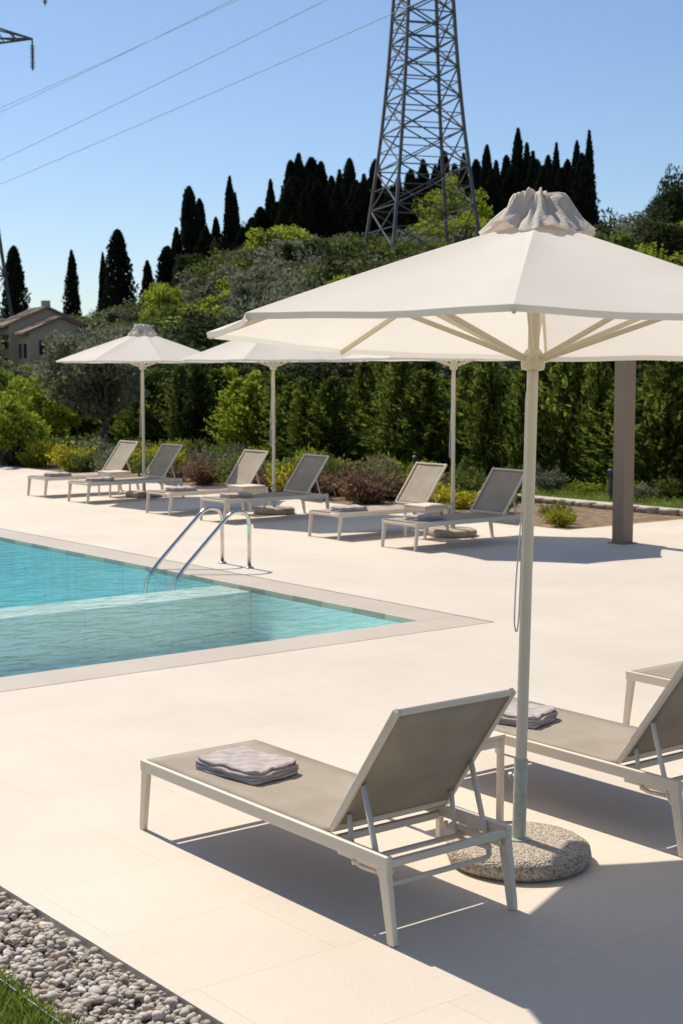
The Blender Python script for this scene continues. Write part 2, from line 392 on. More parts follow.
def sheet(name, rects, z, mat, skirt=.0):
    """union of local (a,b) rectangles on a shared grid, with skirts on open edges"""
    xs=sorted({r[0] for r in rects}|{r[1] for r in rects}); ys=sorted({r[2] for r in rects}|{r[3] for r in rects})
    inside=lambda x,y:any(r[0]<x<r[1] and r[2]<y<r[3] for r in rects)
    m=MB(); cell={}
    for i in range(len(xs)-1):
        for j in range(len(ys)-1):
            if inside((xs[i]+xs[i+1])/2,(ys[j]+ys[j+1])/2):
                cell[(i,j)]=1; m.poly([(xs[i],ys[j],z),(xs[i+1],ys[j],z),(xs[i+1],ys[j+1],z),(xs[i],ys[j+1],z)])
    if skirt:
        for (i,j) in cell:
            x0,x1,y0,y1=xs[i],xs[i+1],ys[j],ys[j+1]
            for di,dj,p,q in ((-1,0,(x0,y1),(x0,y0)),(1,0,(x1,y0),(x1,y1)),(0,-1,(x0,y0),(x1,y0)),(0,1,(x1,y1),(x0,y1))):
                if (i+di,j+dj) not in cell:
                    m.poly([(*p,z),(*p,z-skirt),(*q,z-skirt),(*q,z)])
    return obj(name,m.mesh(name,[mat]),None,(OX,OY,0),(0,0,ANG))
DA=5.8
sheet('paved_deck',[(-6.08,DA,-11,0),(-14,-6.08,-1.4,0),(0,DA,0,24),(DA,18,-11,4.67),(-14,-9,0,24),(-9,0,16,24)],0,M_DECK,.12)
sheet('gravel_bed_base',[(-6.50,-6.08,-11,-1.4)],-.035,M_SOIL)
sheet('lawn',[(-16,-6.5,-11,-1.4)],-.03,M_LAWN)
sheet('planting_bed',[(DA,8.9,4.67,26)],-.03,M_MULCH)
sheet('garden_path',[(8.9,9.55,-6,30)],-.02,M_PATH,.02)
sheet('lawn',[(9.55,12.5,-6,34),(-9,8.9,26,34)],-.03,M_LAWN)
m=MB(); m.box(-6.507,-6.503,-11,-1.4,-.05,.012); obj('lawn_edging',m.mesh('edging',[M_GALV]),None,(OX,OY,0),(0,0,ANG))
rg=random.Random(8); m=MB(); bq=4.9
while bq<9.0:
    l=rg.uniform(.10,.26); m.beam((8.72,bq,.01),(8.72+rg.uniform(-.04,.04),bq+l,.01),rg.uniform(.10,.16),rg.uniform(.05,.11)); bq+=l+rg.uniform(.01,.06)
bevel(obj('edging_stones',m.mesh('edging_stones',[pbr('edging_stone',(.24,.19,.14),(.38,.31,.23),5,.9,.8,30)]),None,(OX,OY,0),(0,0,ANG)),.02,2)

# ------------------------------------------------------------------ pool
pool=empty('swimming_pool',(OX,OY,0),ANG)
g=.014
def ringbox(m,x0,x1,y0,y1,w,z0,z1):
    m.box(x0,x1,y0,y0+w,z0,z1); m.box(x0,x1,y1-w,y1,z0,z1)
    m.box(x0,x0+w,y0+w+.001,y1-w-.001,z0,z1); m.box(x1-w,x1,y0+w+.001,y1-w-.001,z0,z1)
m=MB(); ringbox(m,-9+g,-g,g,16-g,.45-g,-.05,0.0)
bevel(obj('coping',m.mesh('coping',[M_COPE]),pool),.005)
m=MB(); ringbox(m,-9,0,0,16,.06,-.2,-.03)
obj('drain_channel',m.mesh('drain',[M_BLACK]),pool)
m=MB(); m.box(-8.56,-.44,2.95,3.50,-1.35,-.048)
bevel(obj('divider_wall',m.mesh('divider',[M_DIV]),pool),.01)
def basin(nm,x0,x1,y0,y1,zb,mat,steps=None):
    m=MB(); zt=-.055
    m.poly([(x0,y0,zb),(x1,y0,zb),(x1,y1,zb),(x0,y1,zb)])
    m.poly([(x0,y0,zb),(x0,y0,zt),(x1,y0,zt),(x1,y0,zb)]); m.poly([(x1,y0,zb),(x1,y0,zt),(x1,y1,zt),(x1,y1,zb)])
    m.poly([(x1,y1,zb),(x1,y1,zt),(x0,y1,zt),(x0,y1,zb)]); m.poly([(x0,y1,zb),(x0,y1,zt),(x0,y0,zt),(x0,y0,zb)])
    for s in steps or []: m.box(*s)
    obj(nm,m.mesh(nm,[mat]),pool)
basin('basin_main',-8.56,-.44,3.49,15.56,-1.35,M_BAS1)
basin('basin_small',-8.56,-.44,.44,2.96,-.50,M_BAS2,[(-8.5,-2.2,.445,1.05,-.499,-.26)])
def water(nm,x0,x1,y0,y1,mat):
    st=.07; nx=int((x1-x0)/st); ny=int((y1-y0)/st); rw=np.random.default_rng(2)
    X,Y=np.meshgrid(np.linspace(x0,x1,nx+1),np.linspace(y0,y1,ny+1),indexing='ij')
    Z=np.full_like(X,-.028)
    for k in range(26):
        th=rw.uniform(0,6.28); lam=rw.uniform(.35,1.4); A=.0013*lam
        Z+=A*np.sin((X*math.cos(th)+Y*math.sin(th))*6.283/lam+rw.uniform(0,6.28))*(.6+.4*np.sin(X*.9+k)*np.cos(Y*.7-k))
    Z=np.clip(Z,-.040,-.012)
    V=np.stack([X,Y,Z],-1).reshape(-1,3); F=[]
    for i in range(nx):
        for j in range(ny):
            k=i*(ny+1)+j; F.append((k,k+ny+1,k+ny+2,k+1))
    me=bpy.data.meshes.new(nm); me.from_pydata(V.tolist(),[],F); me.materials.append(mat); me.polygons.foreach_set('use_smooth',[True]*len(F))
    obj(nm,me,pool)
water('water',-8.555,-.445,.445,15.555,M_WATER)
hr=empty('pool_handrail',(OX,OY,0),ANG)
def arc_path(pts, r=.1, n=6):
    out=[Vector(pts[0])]
    for i in range(1,len(pts)-1):
        p=Vector(pts[i]); a=(Vector(pts[i-1])-p); b=(Vector(pts[i+1])-p)
        a1=p+a.normalized()*min(r,a.length*.45); b1=p+b.normalized()*min(r,b.length*.45)
        for k in range(n+1):
            t=k/n; out.append(a1*(1-t)**2+p*2*t*(1-t)+b1*t*t)
    out.append(Vector(pts[-1])); return out
for k,b in enumerate((4.10,4.62)):
    m=MB(); m.tube(arc_path([(.33,b,0),(.33,b,.585),(.12,b,.625),(-.50,b,.05),(-.64,b,-.12),(-.66,b,-.9)],.12),.021,12)
    m.lathe([(.05,0.001),(.05,.008),(.028,.02)],20,cz=(.33,b))
    obj('rail_%d'%k,m.mesh('rail',[M_STEEL],True),hr)
m=MB()
for z in (-.28,-.53,-.78): m.box(-.74,-.60,4.115,4.605,z,z+.03)
obj('rungs',m.mesh('rungs',[M_STEEL]),hr)

# ------------------------------------------------------------------ loungers
ca,sa=math.cos(rad(54)),math.sin(rad(54))
def bk(s,y,off=0): return (1.40+s*ca+off*sa, y, .340+s*sa-off*ca)
BL_=.66
m=MB()
for y in (-.305,.305):
    m.beam((0.0,y,.303),(1.765,y,.303),.028,.052)
    m.beam((.035,y,.285),(0.0,y,0),.028,.05,up=(1,0,0),w2=.026,h2=.036)
    m.beam((1.735,y,.285),(1.785,y,0),.028,.055,up=(1,0,0),w2=.026,h2=.038)
    m.beam((1.42,y*.9,.262),(1.745,y*.9,.262),.016,.028)
for x in (.014,.62,1.36,1.751):
    m.beam((x,-.291,.300 if x not in(.62,1.36) else .283),(x,.291,.300 if x not in(.62,1.36) else .283),.026,.03)
ME_FR=m.mesh('lounger_frame',[M_FRAME])
m=MB()
for y in (-.292,.292):
    m.beam(bk(0,y),bk(BL_,y),.022,.030)
m.beam(bk(BL_-.012,-.281),bk(BL_-.012,.281),.028,.022); m.beam(bk(.02,-.281),bk(.02,.281),.026,.026)
ME_BF=m.mesh('lounger_back_frame',[M_FRAME])
m=MB()
m.tube(arc_path([bk(.27,-.275,.018),(1.68,-.275,.215),(1.705,-.25,.20),(1.705,.25,.20),(1.68,.275,.215),bk(.27,.275,.018)],.04),.0115,10)
for y in (-.262,.262):
    m.tube(arc_path([bk(.10,y,.015),(1.50,y,.225),(1.70,y,.235)],.06),.010,10)
m.tube([(1.53,-.29,.245),(1.53,.29,.245)],.011,10)
ME_PR=m.mesh('lounger_prop',[M_FRAME],True)
def grid_slab(fn,nx,ny,th,name,mat):
    m=MB(); P=[[Vector(fn(i/nx,j/ny)) for j in range(ny+1)] for i in range(nx+1)]
    for i in range(nx):
        for j in range(ny):
            m.f.append(tuple(a*(ny+1)+b for a,b in((i,j),(i+1,j),(i+1,j+1),(i,j+1)))); m.m.append(0)
    m.v=[tuple(p) for r in P for p in r]
    me=m.mesh(name,[mat],True); return me
ME_SS=grid_slab(lambda s,t:(.03+s*1.37,-.300+t*.600,.333-.015*math.sin(math.pi*t)*(1-abs(2*s-1)**6)),20,8,0,'seat_sling',M_SLING)
ME_BS=grid_slab(lambda s,t:bk(.03+s*(BL_-.05),-.284+t*.568,.014*math.sin(math.pi*t)*(1-abs(2*s-1)**4)+.004),14,8,0,'back_sling',M_SLING)
def lounger(a,b,direction):
    e=empty('sun_lounger',W(a,b),ANG+direction)
    for n,me,bv in (('frame',ME_FR,.005),('backrest_frame',ME_BF,.006),('prop_bars',ME_PR,0),('seat_sling',ME_SS,0),('backrest_sling',ME_BS,0)):
        o=obj(n,me,e)
        if bv: bevel(o,bv,2)
        if 'sling' in n:
            s=o.modifiers.new('t','SOLIDIFY'); s.thickness=.004
    return e
import bmesh
def towel_mesh():
    rng=random.Random(3); bm=bmesh.new()
    z=0
    TH=(.014,.013,.015,.016)
    for k in range(4):
        th=TH[k]; dx=rng.uniform(-.006,.006); dy=rng.uniform(-.006,.006); lx=.207-.003*k; ly=.147-.002*k
        nx,ny=48,36
        r=bmesh.ops.create_grid(bm,x_segments=nx,y_segments=ny,size=1)
        r2=bmesh.ops.create_grid(bm,x_segments=nx,y_segments=ny,size=1)
        for grp,sgn in ((r['verts'],1),(r2['verts'],-1)):
            for v in grp:
                x,y=v.co.x,v.co.y
                ex=(1-abs(x))*lx; ey=(1-abs(y))*ly; R=th*.6
                e=min(1,min(ex,ey)/R); prof=math.sqrt(max(0,1-(1-e)**2))
                w=(.0035*math.sin(x*4+.5)*math.cos(y*3+.8)+.0028*math.sin(x*7+y*6+1)+.0022*math.sin(x*13-y*9)+.0015*math.sin(x*5+y*19))*(.15+.28*k)
                if k==3 and sgn>0:
                    w+=.006*max(0,x*.6+y*.5-.55)*4*.5 - .003*math.exp(-((y-.25*x-.1)/.05)**2)
                cr=1-.06*(abs(x)**6)*(abs(y)**6)
                v.co=Vector(((x*lx+dx+.005*math.sin(y*5+k*1.7))*cr,(y*ly+dy+.005*math.sin(x*4+k*2.1))*cr, z+th/2+sgn*prof*th*.52+w))
        z+=th*.96
    bmesh.ops.remove_doubles(bm,verts=bm.verts,dist=.0004)
    bmesh.ops.recalc_face_normals(bm,faces=bm.faces)
    for f in bm.faces: f.smooth=True
    me=bpy.data.meshes.new('towel'); bm.to_mesh(me); bm.free(); me.materials.append(M_TOWEL); return me
ME_TW=towel_mesh()
def towel(p,rz): return obj('folded_towel',ME_TW,None,p,(0,0,rz))
m=MB()
T_=.205
m.box(-T_,T_,-T_,T_,.398,.418)
for x in(-T_+.017,T_-.017):
    for y in(-T_+.017,T_-.017): m.box(x-.014,x+.014,y-.014,y+.014,0,.397)
    m.box(x-.013,x+.013,-T_+.032,T_-.032,.36,.397)
for y in(-T_+.017,T_-.017): m.box(-T_+.032,T_-.032,y-.013,y+.013,.36,.397)
ME_TB=m.mesh('table',[M_FRAME])
def table(p):
    e=empty('side_table',p,ANG); bevel(obj('table_frame',ME_TB,e),.004)

# ---- umbrella meshes
RR,ZR,ZA=1.43,2.245,2.70
def canopy_mesh():
    nr,ns=14,8; m=MB(); r0=.1
    def P(sec,s,t):
        a0=rad(45*sec);a1=rad(45*(sec+1)); r=r0+(RR-r0)*t
        p=Vector((math.cos(a0),math.sin(a0),0))*r*(1-s)+Vector((math.cos(a1),math.sin(a1),0))*r*s
        z=ZA-(ZA-ZR)*(t**1.08)
        q=4*s*(1-s)
        z-=.026*q*math.sin(math.pi*min(1,t*.95))
        z+=.004*math.sin(sec*2.3+s*9+t*7)*q*t
        p*= 1-.030*q*t*t
        return (p.x,p.y,z)
    for sec in range(8):
        base=len(m.v)
        for i in range(nr+1):
            for j in range(ns+1): m.v.append(P(sec,j/ns,i/nr))
        for j in range(ns+1):
            x,y,z=P(sec,j/ns,1); m.v.append((x*.997,y*.997,z-.024))
        for i in range(nr+1):
            for j in range(ns):
                k=base+i*(ns+1)+j; m.f.append((k,k+ns+1,k+ns+2,k+1)); m.m.append(0)
    me=m.mesh('canopy',[M_CANOPY],False)
    bm=bmesh.new(); bm.from_mesh(me); bmesh.ops.remove_doubles(bm,verts=bm.verts,dist=.0005)
    for f in bm.faces: f.smooth=True
    bm.to_mesh(me); bm.free()
    try: me.set_sharp_from_angle(angle=rad(7))
    except Exception: pass
    return me
ME_CAN=canopy_mesh()
def cap_mesh():
    n=144; prof=[(.0,.128),(.045,.135),(.085,.132),(.108,.118),(.120,.095),(.132,.07),(.155,.045),(.185,.02),(.212,-.002),(.236,-.024)]
    m=MB(); rng=random.Random(7); ph=[rng.uniform(0,6.28) for _ in range(9)]
    for i,(r,z) in enumerate(prof):
        k=i/(len(prof)-1)
        for j in range(n):
            t=2*math.pi*j/n
            w=math.sin(5*t+ph[0])*.35+math.sin(9*t+ph[1]+k*3)*.4+math.sin(14*t+ph[2]-k*4)*.4+math.sin(23*t+ph[3]+k*5)*.35+math.sin(37*t+ph[8]-k*6)*.22
            rr=r*(1+.10*w*k**.5)+(.014*math.sin(4*t+ph[4])+.008*math.sin(11*t) if 0<i<5 else 0)
            zz=ZA+z+.020*w*math.sin(math.pi*min(1,k+.15))+.028*k*math.sin(6*t+ph[5])*(.6+.5*math.sin(2*t))+.014*math.sin(3*t+ph[6])*(1-k)+.012*math.sin(8*t+ph[7]+k*6)*(1-k)*min(1,k*5)
            m.v.append((rr*math.cos(t),rr*math.sin(t),zz))
    for i in range(len(prof)-1):
        for j in range(n):
            a=i*n;b=a+n; m.f.append((a+j,b+j,b+(j+1)%n,a+(j+1)%n)); m.m.append(0)
    return m.mesh('vent_cap',[M_CAP],True)
ME_CAP=cap_mesh()
m=MB()
for k in range(8):
    t=rad(45*k); c,s=math.cos(t),math.sin(t); f=lambda r,z:(c*r,s*r,z)
    zr=lambda q: ZA-(ZA-ZR)*(((q-.1)/(RR-.1))**1.08)
    m.beam(f(.05,ZA-.03),f(.78,zr(.78)-.025),.014,.026); m.beam(f(.78,zr(.78)-.025),f(RR-.01,ZR-.020),.014,.024)
    m.beam(f(.045,2.15),f(.80,zr(.80)-.045),.014,.022)
ME_RIB=m.mesh('ribs',[M_CREAM])
m=MB()
m.tube([(0,0,.12),(0,0,2.76)],.0245,20)
m.lathe([(.03,2.10),(.048,2.105),(.052,2.125),(.052,2.165),(.04,2.175),(.03,2.19)],24)
m.lathe([(.03,2.60),(.05,2.61),(.05,2.66),(.03,2.67)],24)
ME_POLE=smooth_by_angle(m.mesh('pole',[M_CREAM]),50)
m=MB(); m.lathe([(.0295,.08),(.0295,.44),(.026,.442)],20); m.lathe([(.055,.088),(.055,.098),(.03,.102)],24)
m.tube([(.03,0,.36),(.05,0,.36)],.007,8); m.tube([(.046,0,.36),(.06,0,.36)],.014,10)
ME_STUB=smooth_by_angle(m.mesh('socket_tube',[M_GALV]),50)
m=MB(); m.lathe([(.27,.0),(.300,.010),(.312,.038),(.306,.070),(.280,.088),(.20,.093),(.05,.095)],64)
ME_BASE=smooth_by_angle(m.mesh('umbrella_base',[M_PEB]),60)
def rope_mesh():
    m=MB(); pts=[(.0,-.03,2.14),(-.03,-.035,2.0),(-.028,-.036,1.5),(-.032,-.038,1.05),(-.04,-.04,.98),(-.052,-.04,1.02),(-.05,-.04,1.2),(-.034,-.038,1.5),(-.030,-.033,1.66)]
    m.tube(arc_path(pts,.04,4),.0035,6); return m.mesh('cord',[M_ROPE],True)
ME_ROPE=rope_mesh()
def umbrella(p,yaw,tilt=(0,0)):
    e=empty('parasol',p,0)
    obj('base',ME_BASE,e,rot=(0,0,yaw)); 
    t=empty('mast_assembly'); t.parent=e; t.rotation_euler=(tilt[0],tilt[1],0)
    obj('socket_tube',ME_STUB,t,rot=(0,0,yaw+2.5))
    obj('pole',ME_POLE,t)
    for n,me in(('canopy',ME_CAN),('vent_cap',ME_CAP)): obj(n,me,t,rot=(0,0,yaw))
    bevel(obj('ribs',ME_RIB,t,rot=(0,0,yaw)),.003,1)
    obj('cord',ME_ROPE,t)
# near group
A0,B0=-5.25,-3.13
for off in (0,1.64,3.3):
    lounger(A0+.325+off,B0,-math.pi/2)
    towel(W(A0+.29+off,B0-.45,.322),ANG+rad(-82+6*off))
table(W(A0+1.20,B0-.74))
table(W(A0+2.85,B0-1.5))
umbrella(W(A0+1.065,B0-1.375),rad(-10),(rad(-2.8),rad(1.4)))
# far row
for b in (4.1,5.55,8.1,9.55,12.0,13.45):
    lounger(2.68,b+.325,rad(random.uniform(-1.5,1.5)))
    towel(W(3.08,b+.32,.322),ANG+rad(random.uniform(-6,6)))
for b in (5.15,9.15,13.05): table(W(3.75,b))
for a,b,y in ((4.15,5.1,8),(4.1,8.95,-14),(4.1,12.68,20)): umbrella(W(a,b),rad(y))
umbrella(Vector((5.55,19.6,0)),rad(5))

# ------------------------------------------------------------------ column
m=MB(); m.box(-.09,.09,-.09,.09,0.012,2.95); m.box(-.13,.13,-.13,.13,0.001,.012)
bevel(obj('steel_column',m.mesh('column',[M_COLUMN]),None,(3.42,18.15,0),(0,0,ANG)),.006)
m=MB(); m.lathe([(.035,0),(.035,.42),(.03,.43)],16); m.lathe([(.05,.43),(.055,.50),(.02,.52)],16)
obj('garden_light',m.mesh('garden_light',[M_BLACK]),None,W(9.9,7.6,-.03))
obj('garden_light',bpy.data.meshes['garden_light'],None,W(9.9,12.5,-.03))

# ------------------------------------------------------------------ gravel + grass
bm=bmesh.new(); bmesh.ops.create_icosphere(bm,subdivisions=2,radius=1); bv=np.array([v.co[:] for v in bm.verts]); bf=np.array([[v.index for v in f.verts] for f in bm.faces]); bm.free()
def gravel():
    rng=np.random.default_rng(5); n=3800
    P=np.stack([rng.uniform(-6.49,-6.10,n),rng.uniform(-6.2,-2.0,n),rng.uniform(-.032,-.004,n)],1)
    S=rng.uniform(.007,.020,n)[:,None]*np.stack([rng.uniform(.8,1.5,n),rng.uniform(.7,1.1,n),rng.uniform(.45,.85,n)],1)
    V=np.empty((n,len(bv),3))
    for i in range(n):
        q=bv*(1+.22*np.sin(bv@rng.normal(size=(3,3))*1.9+rng.random(3)*6).sum(1,keepdims=True)/2)
        q=q*S[i]
        e=Matrix.Rotation(rng.random()*6.28,3,'Z')@Matrix.Rotation(rng.normal()*.45,3,'X')
        V[i]=q@np.array(e).T+P[i]
    FF=(bf[None]+np.arange(n)[:,None,None]*len(bv)).reshape(-1,3)
    me=bpy.data.meshes.new('gravel'); me.vertices.add(n*len(bv)); me.vertices.foreach_set('co',V.reshape(-1).astype(np.float32))
    k=len(FF); me.loops.add(k*3); me.loops.foreach_set('vertex_index',FF.reshape(-1).astype(np.int32))
    me.polygons.add(k); me.polygons.foreach_set('loop_start',np.arange(0,k*3,3,dtype=np.int32))
    me.polygons.foreach_set('use_smooth',np.ones(k,bool))
    me.materials.append(M_STONE); me.update(calc_edges=True)
    obj('gravel',me,None,(OX,OY,0),(0,0,ANG))
gravel()
def grass(name,a0,a1,b0,b1,n,h):
    rng=np.random.default_rng(9)
    P=np.stack([rng.uniform(a0,a1,n),rng.uniform(b0,b1,n),np.full(n,-.03)],1)
    th=rng.random(n)*6.28; d=np.stack([np.cos(th),np.sin(th),0*th],1)
    hh=(h*(.5+rng.random(n)))[:,None]; lean=d*rng.uniform(-1,1,n)[:,None]*hh*.7; side=np.stack([-np.sin(th),np.cos(th),0*th],1)*.0016*(1+h*10)
    up=np.array([0,0,1.])
    Q=np.stack([P-side,P+side,P+side*.6+lean*.5+up*hh*.7,P+lean+up*hh],1)
    me=quads_mesh(name,Q,np.zeros(n),[M_GRASSB]); obj(name,me,None,(OX,OY,0),(0,0,ANG))
grass('lawn_grass',-7.4,-6.47,-6.0,-3.0,42000,.05)
grass('lawn_grass',9.6,11.0,2,24,16000,.09)
grass('lawn_grass',1,8.8,26.1,33,14000,.10)

# ------------------------------------------------------------------ hedge and shrubs
HM=[conifer('hedge_plant_%d'%i,2.6,1.35,20+i,430,12,.085) for i in range(4)]
he=empty('conifer_hedge')
b=-2.0;k=0
while b<36:
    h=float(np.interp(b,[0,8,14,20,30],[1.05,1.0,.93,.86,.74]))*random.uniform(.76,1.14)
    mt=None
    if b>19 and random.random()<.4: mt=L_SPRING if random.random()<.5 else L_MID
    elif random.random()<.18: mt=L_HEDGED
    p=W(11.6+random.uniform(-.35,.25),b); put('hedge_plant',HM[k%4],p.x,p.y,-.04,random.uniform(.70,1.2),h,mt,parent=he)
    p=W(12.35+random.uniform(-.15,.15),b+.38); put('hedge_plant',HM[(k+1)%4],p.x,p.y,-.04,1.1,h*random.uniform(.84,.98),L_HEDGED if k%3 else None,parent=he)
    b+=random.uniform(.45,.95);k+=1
SH=[shrub('shrub_mesh_%d'%i,.6,.9,40+i,1300,.055) for i in range(3)]
def bush(a,b,s,mat,sz=None,name='shrub'):
    p=W(a,b); put(name,SH[random.randrange(3)],p.x,p.y,-.03,s,(sz or s),mat)
for a,b,s,mt in ((6.3,9.6,1.1,L_RED),(6.7,10.3,1.2,L_RED),(6.2,10.9,1.0,L_RED),(7.2,9.2,1.1,L_RED),(7.0,11.3,1.0,L_MID),(7.5,10.0,.9,L_YEL),(6.4,12.0,.9,L_RED),
                 (7.1,12.6,1.1,L_MID),(6.5,13.4,1.2,L_MID),(6.5,14.6,1.0,L_RED),(7.2,15.4,1.2,L_OLIVE),(6.4,16.2,1.0,L_MID),(7.1,17.2,1.3,L_YEL),(6.6,18.3,1.1,L_MID),
                 (6.3,19.4,1.2,L_YEL),(7.3,20.2,1.4,L_OLIVE),(6.5,21.2,1.2,L_YEL),(7.6,22.0,1.3,L_MID),(6.4,23.2,1.1,L_MID),(6.2,5.2,.55,L_YEL),(6.6,5.6,.6,L_MID),
                 (6.0,6.3,.5,L_OLIVE),(7.0,7.2,.7,L_MID),(6.3,8.2,.8,L_OLIVE),(7.8,8.0,.6,L_YEL),(7.6,13.5,1.0,L_YEL)):
    bush(a,b,s,mt,s*.9)
for i in range(64):
    bush(random.uniform(6.2,8.6),random.uniform(8,25),random.uniform(.6,1.0),random.choice([L_RED,L_MID,L_OLIVE,L_YEL,L_MID,L_SPRING]),random.uniform(.5,1.15))
for i in range(60):
    b=random.uniform(3,30); bush(random.uniform(9.9,11.2),b,random.uniform(.45,.95),random.choice([L_MID,L_OLIVE,L_HEDGE,L_SPRING]),random.uniform(.35,.95))
for i in range(26):
    bush(random.uniform(0,8),random.uniform(25,32),random.uniform(.8,1.5),random.choice([L_MID,L_OLIVE,L_YEL,L_SPRING,L_MID]))

# ------------------------------------------------------------------ trees
OL=broadleaf('near_olive',3.4,3.4,71,64,170,.07,.30,2.2,.25)
put('olive_tree',OL,-5.75,36,-.04,.84,.98,L_OLIVE,rz=1.0)
BS=broadleaf('tall_shrub',2.2,2.6,73,60,150,.08,.08,1.6,0)
for X,Y,s,mt in((-7.6,33.5,.80,L_SPRING),(-8.6,36,.85,L_MID),(-7.6,38.5,.85,L_SPRING),(-4.3,39,.9,L_MID),(-9.2,41,.85,L_SPRING),(-3.0,42,.9,L_SPRING),(-9.6,44,.9,L_OLIVE)):
    put('garden_shrub',BS,X,Y,-.04,s,s,mt)
BL=[broadleaf('broadleaf_%d'%i,5.0,5.2+.5*i,80+i,85,105,.17,.14,1.5,.1) for i in range(4)]
CY=[cypress('cypress_%d'%i,9.0,1.9,90+i,5200,.19,(.5,.62,.75)[i]) for i in range(3)]
cyp=[(-324,122,130,1.15),(-267,118,132,.8),(-236,116,128,.6),(-221,138,126,1.35),(-192,108,130,.8),(-163,140,124,1.0),(-150,180,130,1.15),(-124,150,128,.8),(-105,174,132,.8),
 (-88,150,126,1.0),(-70,187,130,.7),(-58,172,134,1.2),(-50,205,130,1.0),(-42,212,132,1.1),(-31,192,129,1.1),(-20,204,133,1.0),(-10,190,130,1.1),(-2,196,135,1.0),(8,207,131,1.0),(14,186,128,1.2),
 (22,192,131,1.0),(33,206,134,1.0),(44,180,129,1.3),(56,190,133,1.1),(68,196,131,1.0),(80,206,133,1.1),(92,200,130,1.0),(100,214,133,1.0),(111,202,131,1.1),(120,212,130,.9),(132,206,133,1.0),(143,220,130,.9),
 (152,205,129,1.0),(162,210,133,.9),(173,236,131,.9),(182,222,132,1.0),(192,206,130,.9),(203,210,133,1.0),(211,222,130,.8),(222,206,133,.9),(231,224,131,.8),(243,234,130,.85),(-140,168,134,.9),(-110,190,130,.8),(188,214,128,1.0),(236,212,129,1.0),(-64,165,124,.9),(-36,178,124,1.0),
 (-47,190,126,1.3),(-24,186,125,1.2),(-4,182,124,1.3),(20,184,125,1.2),(50,180,124,1.3),(148,196,124,1.2),(168,200,125,1.2),(198,200,124,1.2),(216,198,124,1.3),(240,200,124,1.2),(128,190,124,1.3),(-53,180,122,1.4),(-30,208,134,1.3),
 (-134,140,122,1.2),(-98,140,122,1.3),(-172,122,120,1.1),(-80,160,124,1.3),(-116,132,119,1.2)]
for i,(bx,el,Y,wd) in enumerate(cyp):
    X=bx/1500*Y; zt=2.1+el/1500*Y; z0=hill(X,Y)-.3; h=zt-z0
    wf=1.2 if bx<-80 else 1.25
    put('cypress_tree',CY[i%3],X,Y,z0,wd*wf,h/9.0,L_CYP)
def tree(X,Y,w,h,mt,name='tree',parent=None):
    put(name,BL[random.randrange(4)],X,Y,hill(X,Y)-.3,w/5.6,h/5.0,mt,parent=parent)
for bx,el,Y,w in ((-62,146,100,5.8),(-35,126,98,4.6),(-92,112,96,4.4),(108,188,112,4.4),(95,152,108,4.0),(124,160,109,4.0),(340,150,118,4.5),(-175,90,90,3.4)):
    X=bx/1500*Y; tree(X,Y,w,2.1+el/1500*Y-hill(X,Y),L_SPRING,'deciduous_tree')
for bx,el,Y,w in ((326,200,122,3.6),(318,175,125,3.4),(-30,180,136,6),(40,180,137,6),(205,185,137,5),(160,182,137,6),(-60,165,137,5),(225,178,137,6),(10,180,137,6),(75,182,137,6),(118,180,137,6),(-15,172,134,6),(-150,118,118,4),(-110,128,120,4.5)):
    X=bx/1500*Y; tree(X,Y,w,2.1+el/1500*Y-hill(X,Y),L_DARK,'pine_tree')
dt=empty('distant_trees')
rng=random.Random(21)
hx,hy=-19.2,98.0
for i in range(360):
    Y=rng.uniform(47,136); az=rng.uniform(-.30,.30)
    X=az*Y
    h=rng.uniform(3.0,5.0); w=rng.uniform(4,6.5)
    mt=rng.choice([L_OLIVE,L_OLIVE,L_MID,L_DARK,L_DARK,L_OLIVE,L_SPRING if rng.random()<.4 else L_MID])
    if Y<60: h=rng.uniform(2.8,4.0)
    if Y>108: h=rng.uniform(2.4,3.8)
    if az<-.08 : h*=.8
    cap=float(np.interp(az,[-.3,-.2,-.12,-.06,-.04,.16,.2,.3],[.045,.05,.07,.082,.088,.094,.103,.098]))
    lim=2.1+cap*Y-hill(X,Y)
    if lim<1.3: continue
    h=min(h,lim); w=min(w,h*2.2)
    if -.25<az<-.145 and Y<106:
        if Y>88: continue
        lim=2.1+.008*Y-hill(X,Y)
        if lim<1.2: continue
        h=min(h,lim); w=min(w,h*1.8)
    tree(X,Y,w,h,mt,'tree_clump',dt)
for i in range(90):
    Y=rng.uniform(145,200); X=rng.uniform(-.32,.32)*Y
    az=X/Y
    tree(X,Y,8,rng.uniform(3,4.2)*(1 if -.05<az<.16 else .5),rng.choice([L_OLIVE,L_DARK,L_MID]),'tree_clump',dt)

# ------------------------------------------------------------------ house
M_WALL=pbr('stucco',(.70,.52,.35),(.76,.58,.40),1,.9,.2,20)
def roof_mat():
    m, nt, N, L = newmat('terracotta_roof')
    out=N.new('ShaderNodeOutputMaterial');p=N.new('ShaderNodeBsdfPrincipled');p.inputs['Roughness'].default_value=.85
    tc=N.new('ShaderNodeTexCoord');w=N.new('ShaderNodeTexWave');w.inputs['Scale'].default_value=2.2;w.inputs['Distortion'].default_value=.6
    L.new(tc.outputs['Object'],w.inputs['Vector']);r=ramp(N,[(0,(.34,.20,.13)),(1,(.56,.38,.27))]);L.new(w.outputs['Fac'],r.inputs[0])
    L.new(r.outputs[0],p.inputs['Base Color']);b=N.new('ShaderNodeBump');b.inputs['Strength'].default_value=.8;b.inputs['Distance'].default_value=.08
    L.new(w.outputs['Fac'],b.inputs['Height']);L.new(b.outputs[0],p.inputs['Normal']);L.new(p.outputs[0],out.inputs[0]);return m
M_ROOF=roof_mat(); M_WIN=pbr('window_glass',(.03,.035,.04),(.05,.05,.06),1,.15)
hz=.95
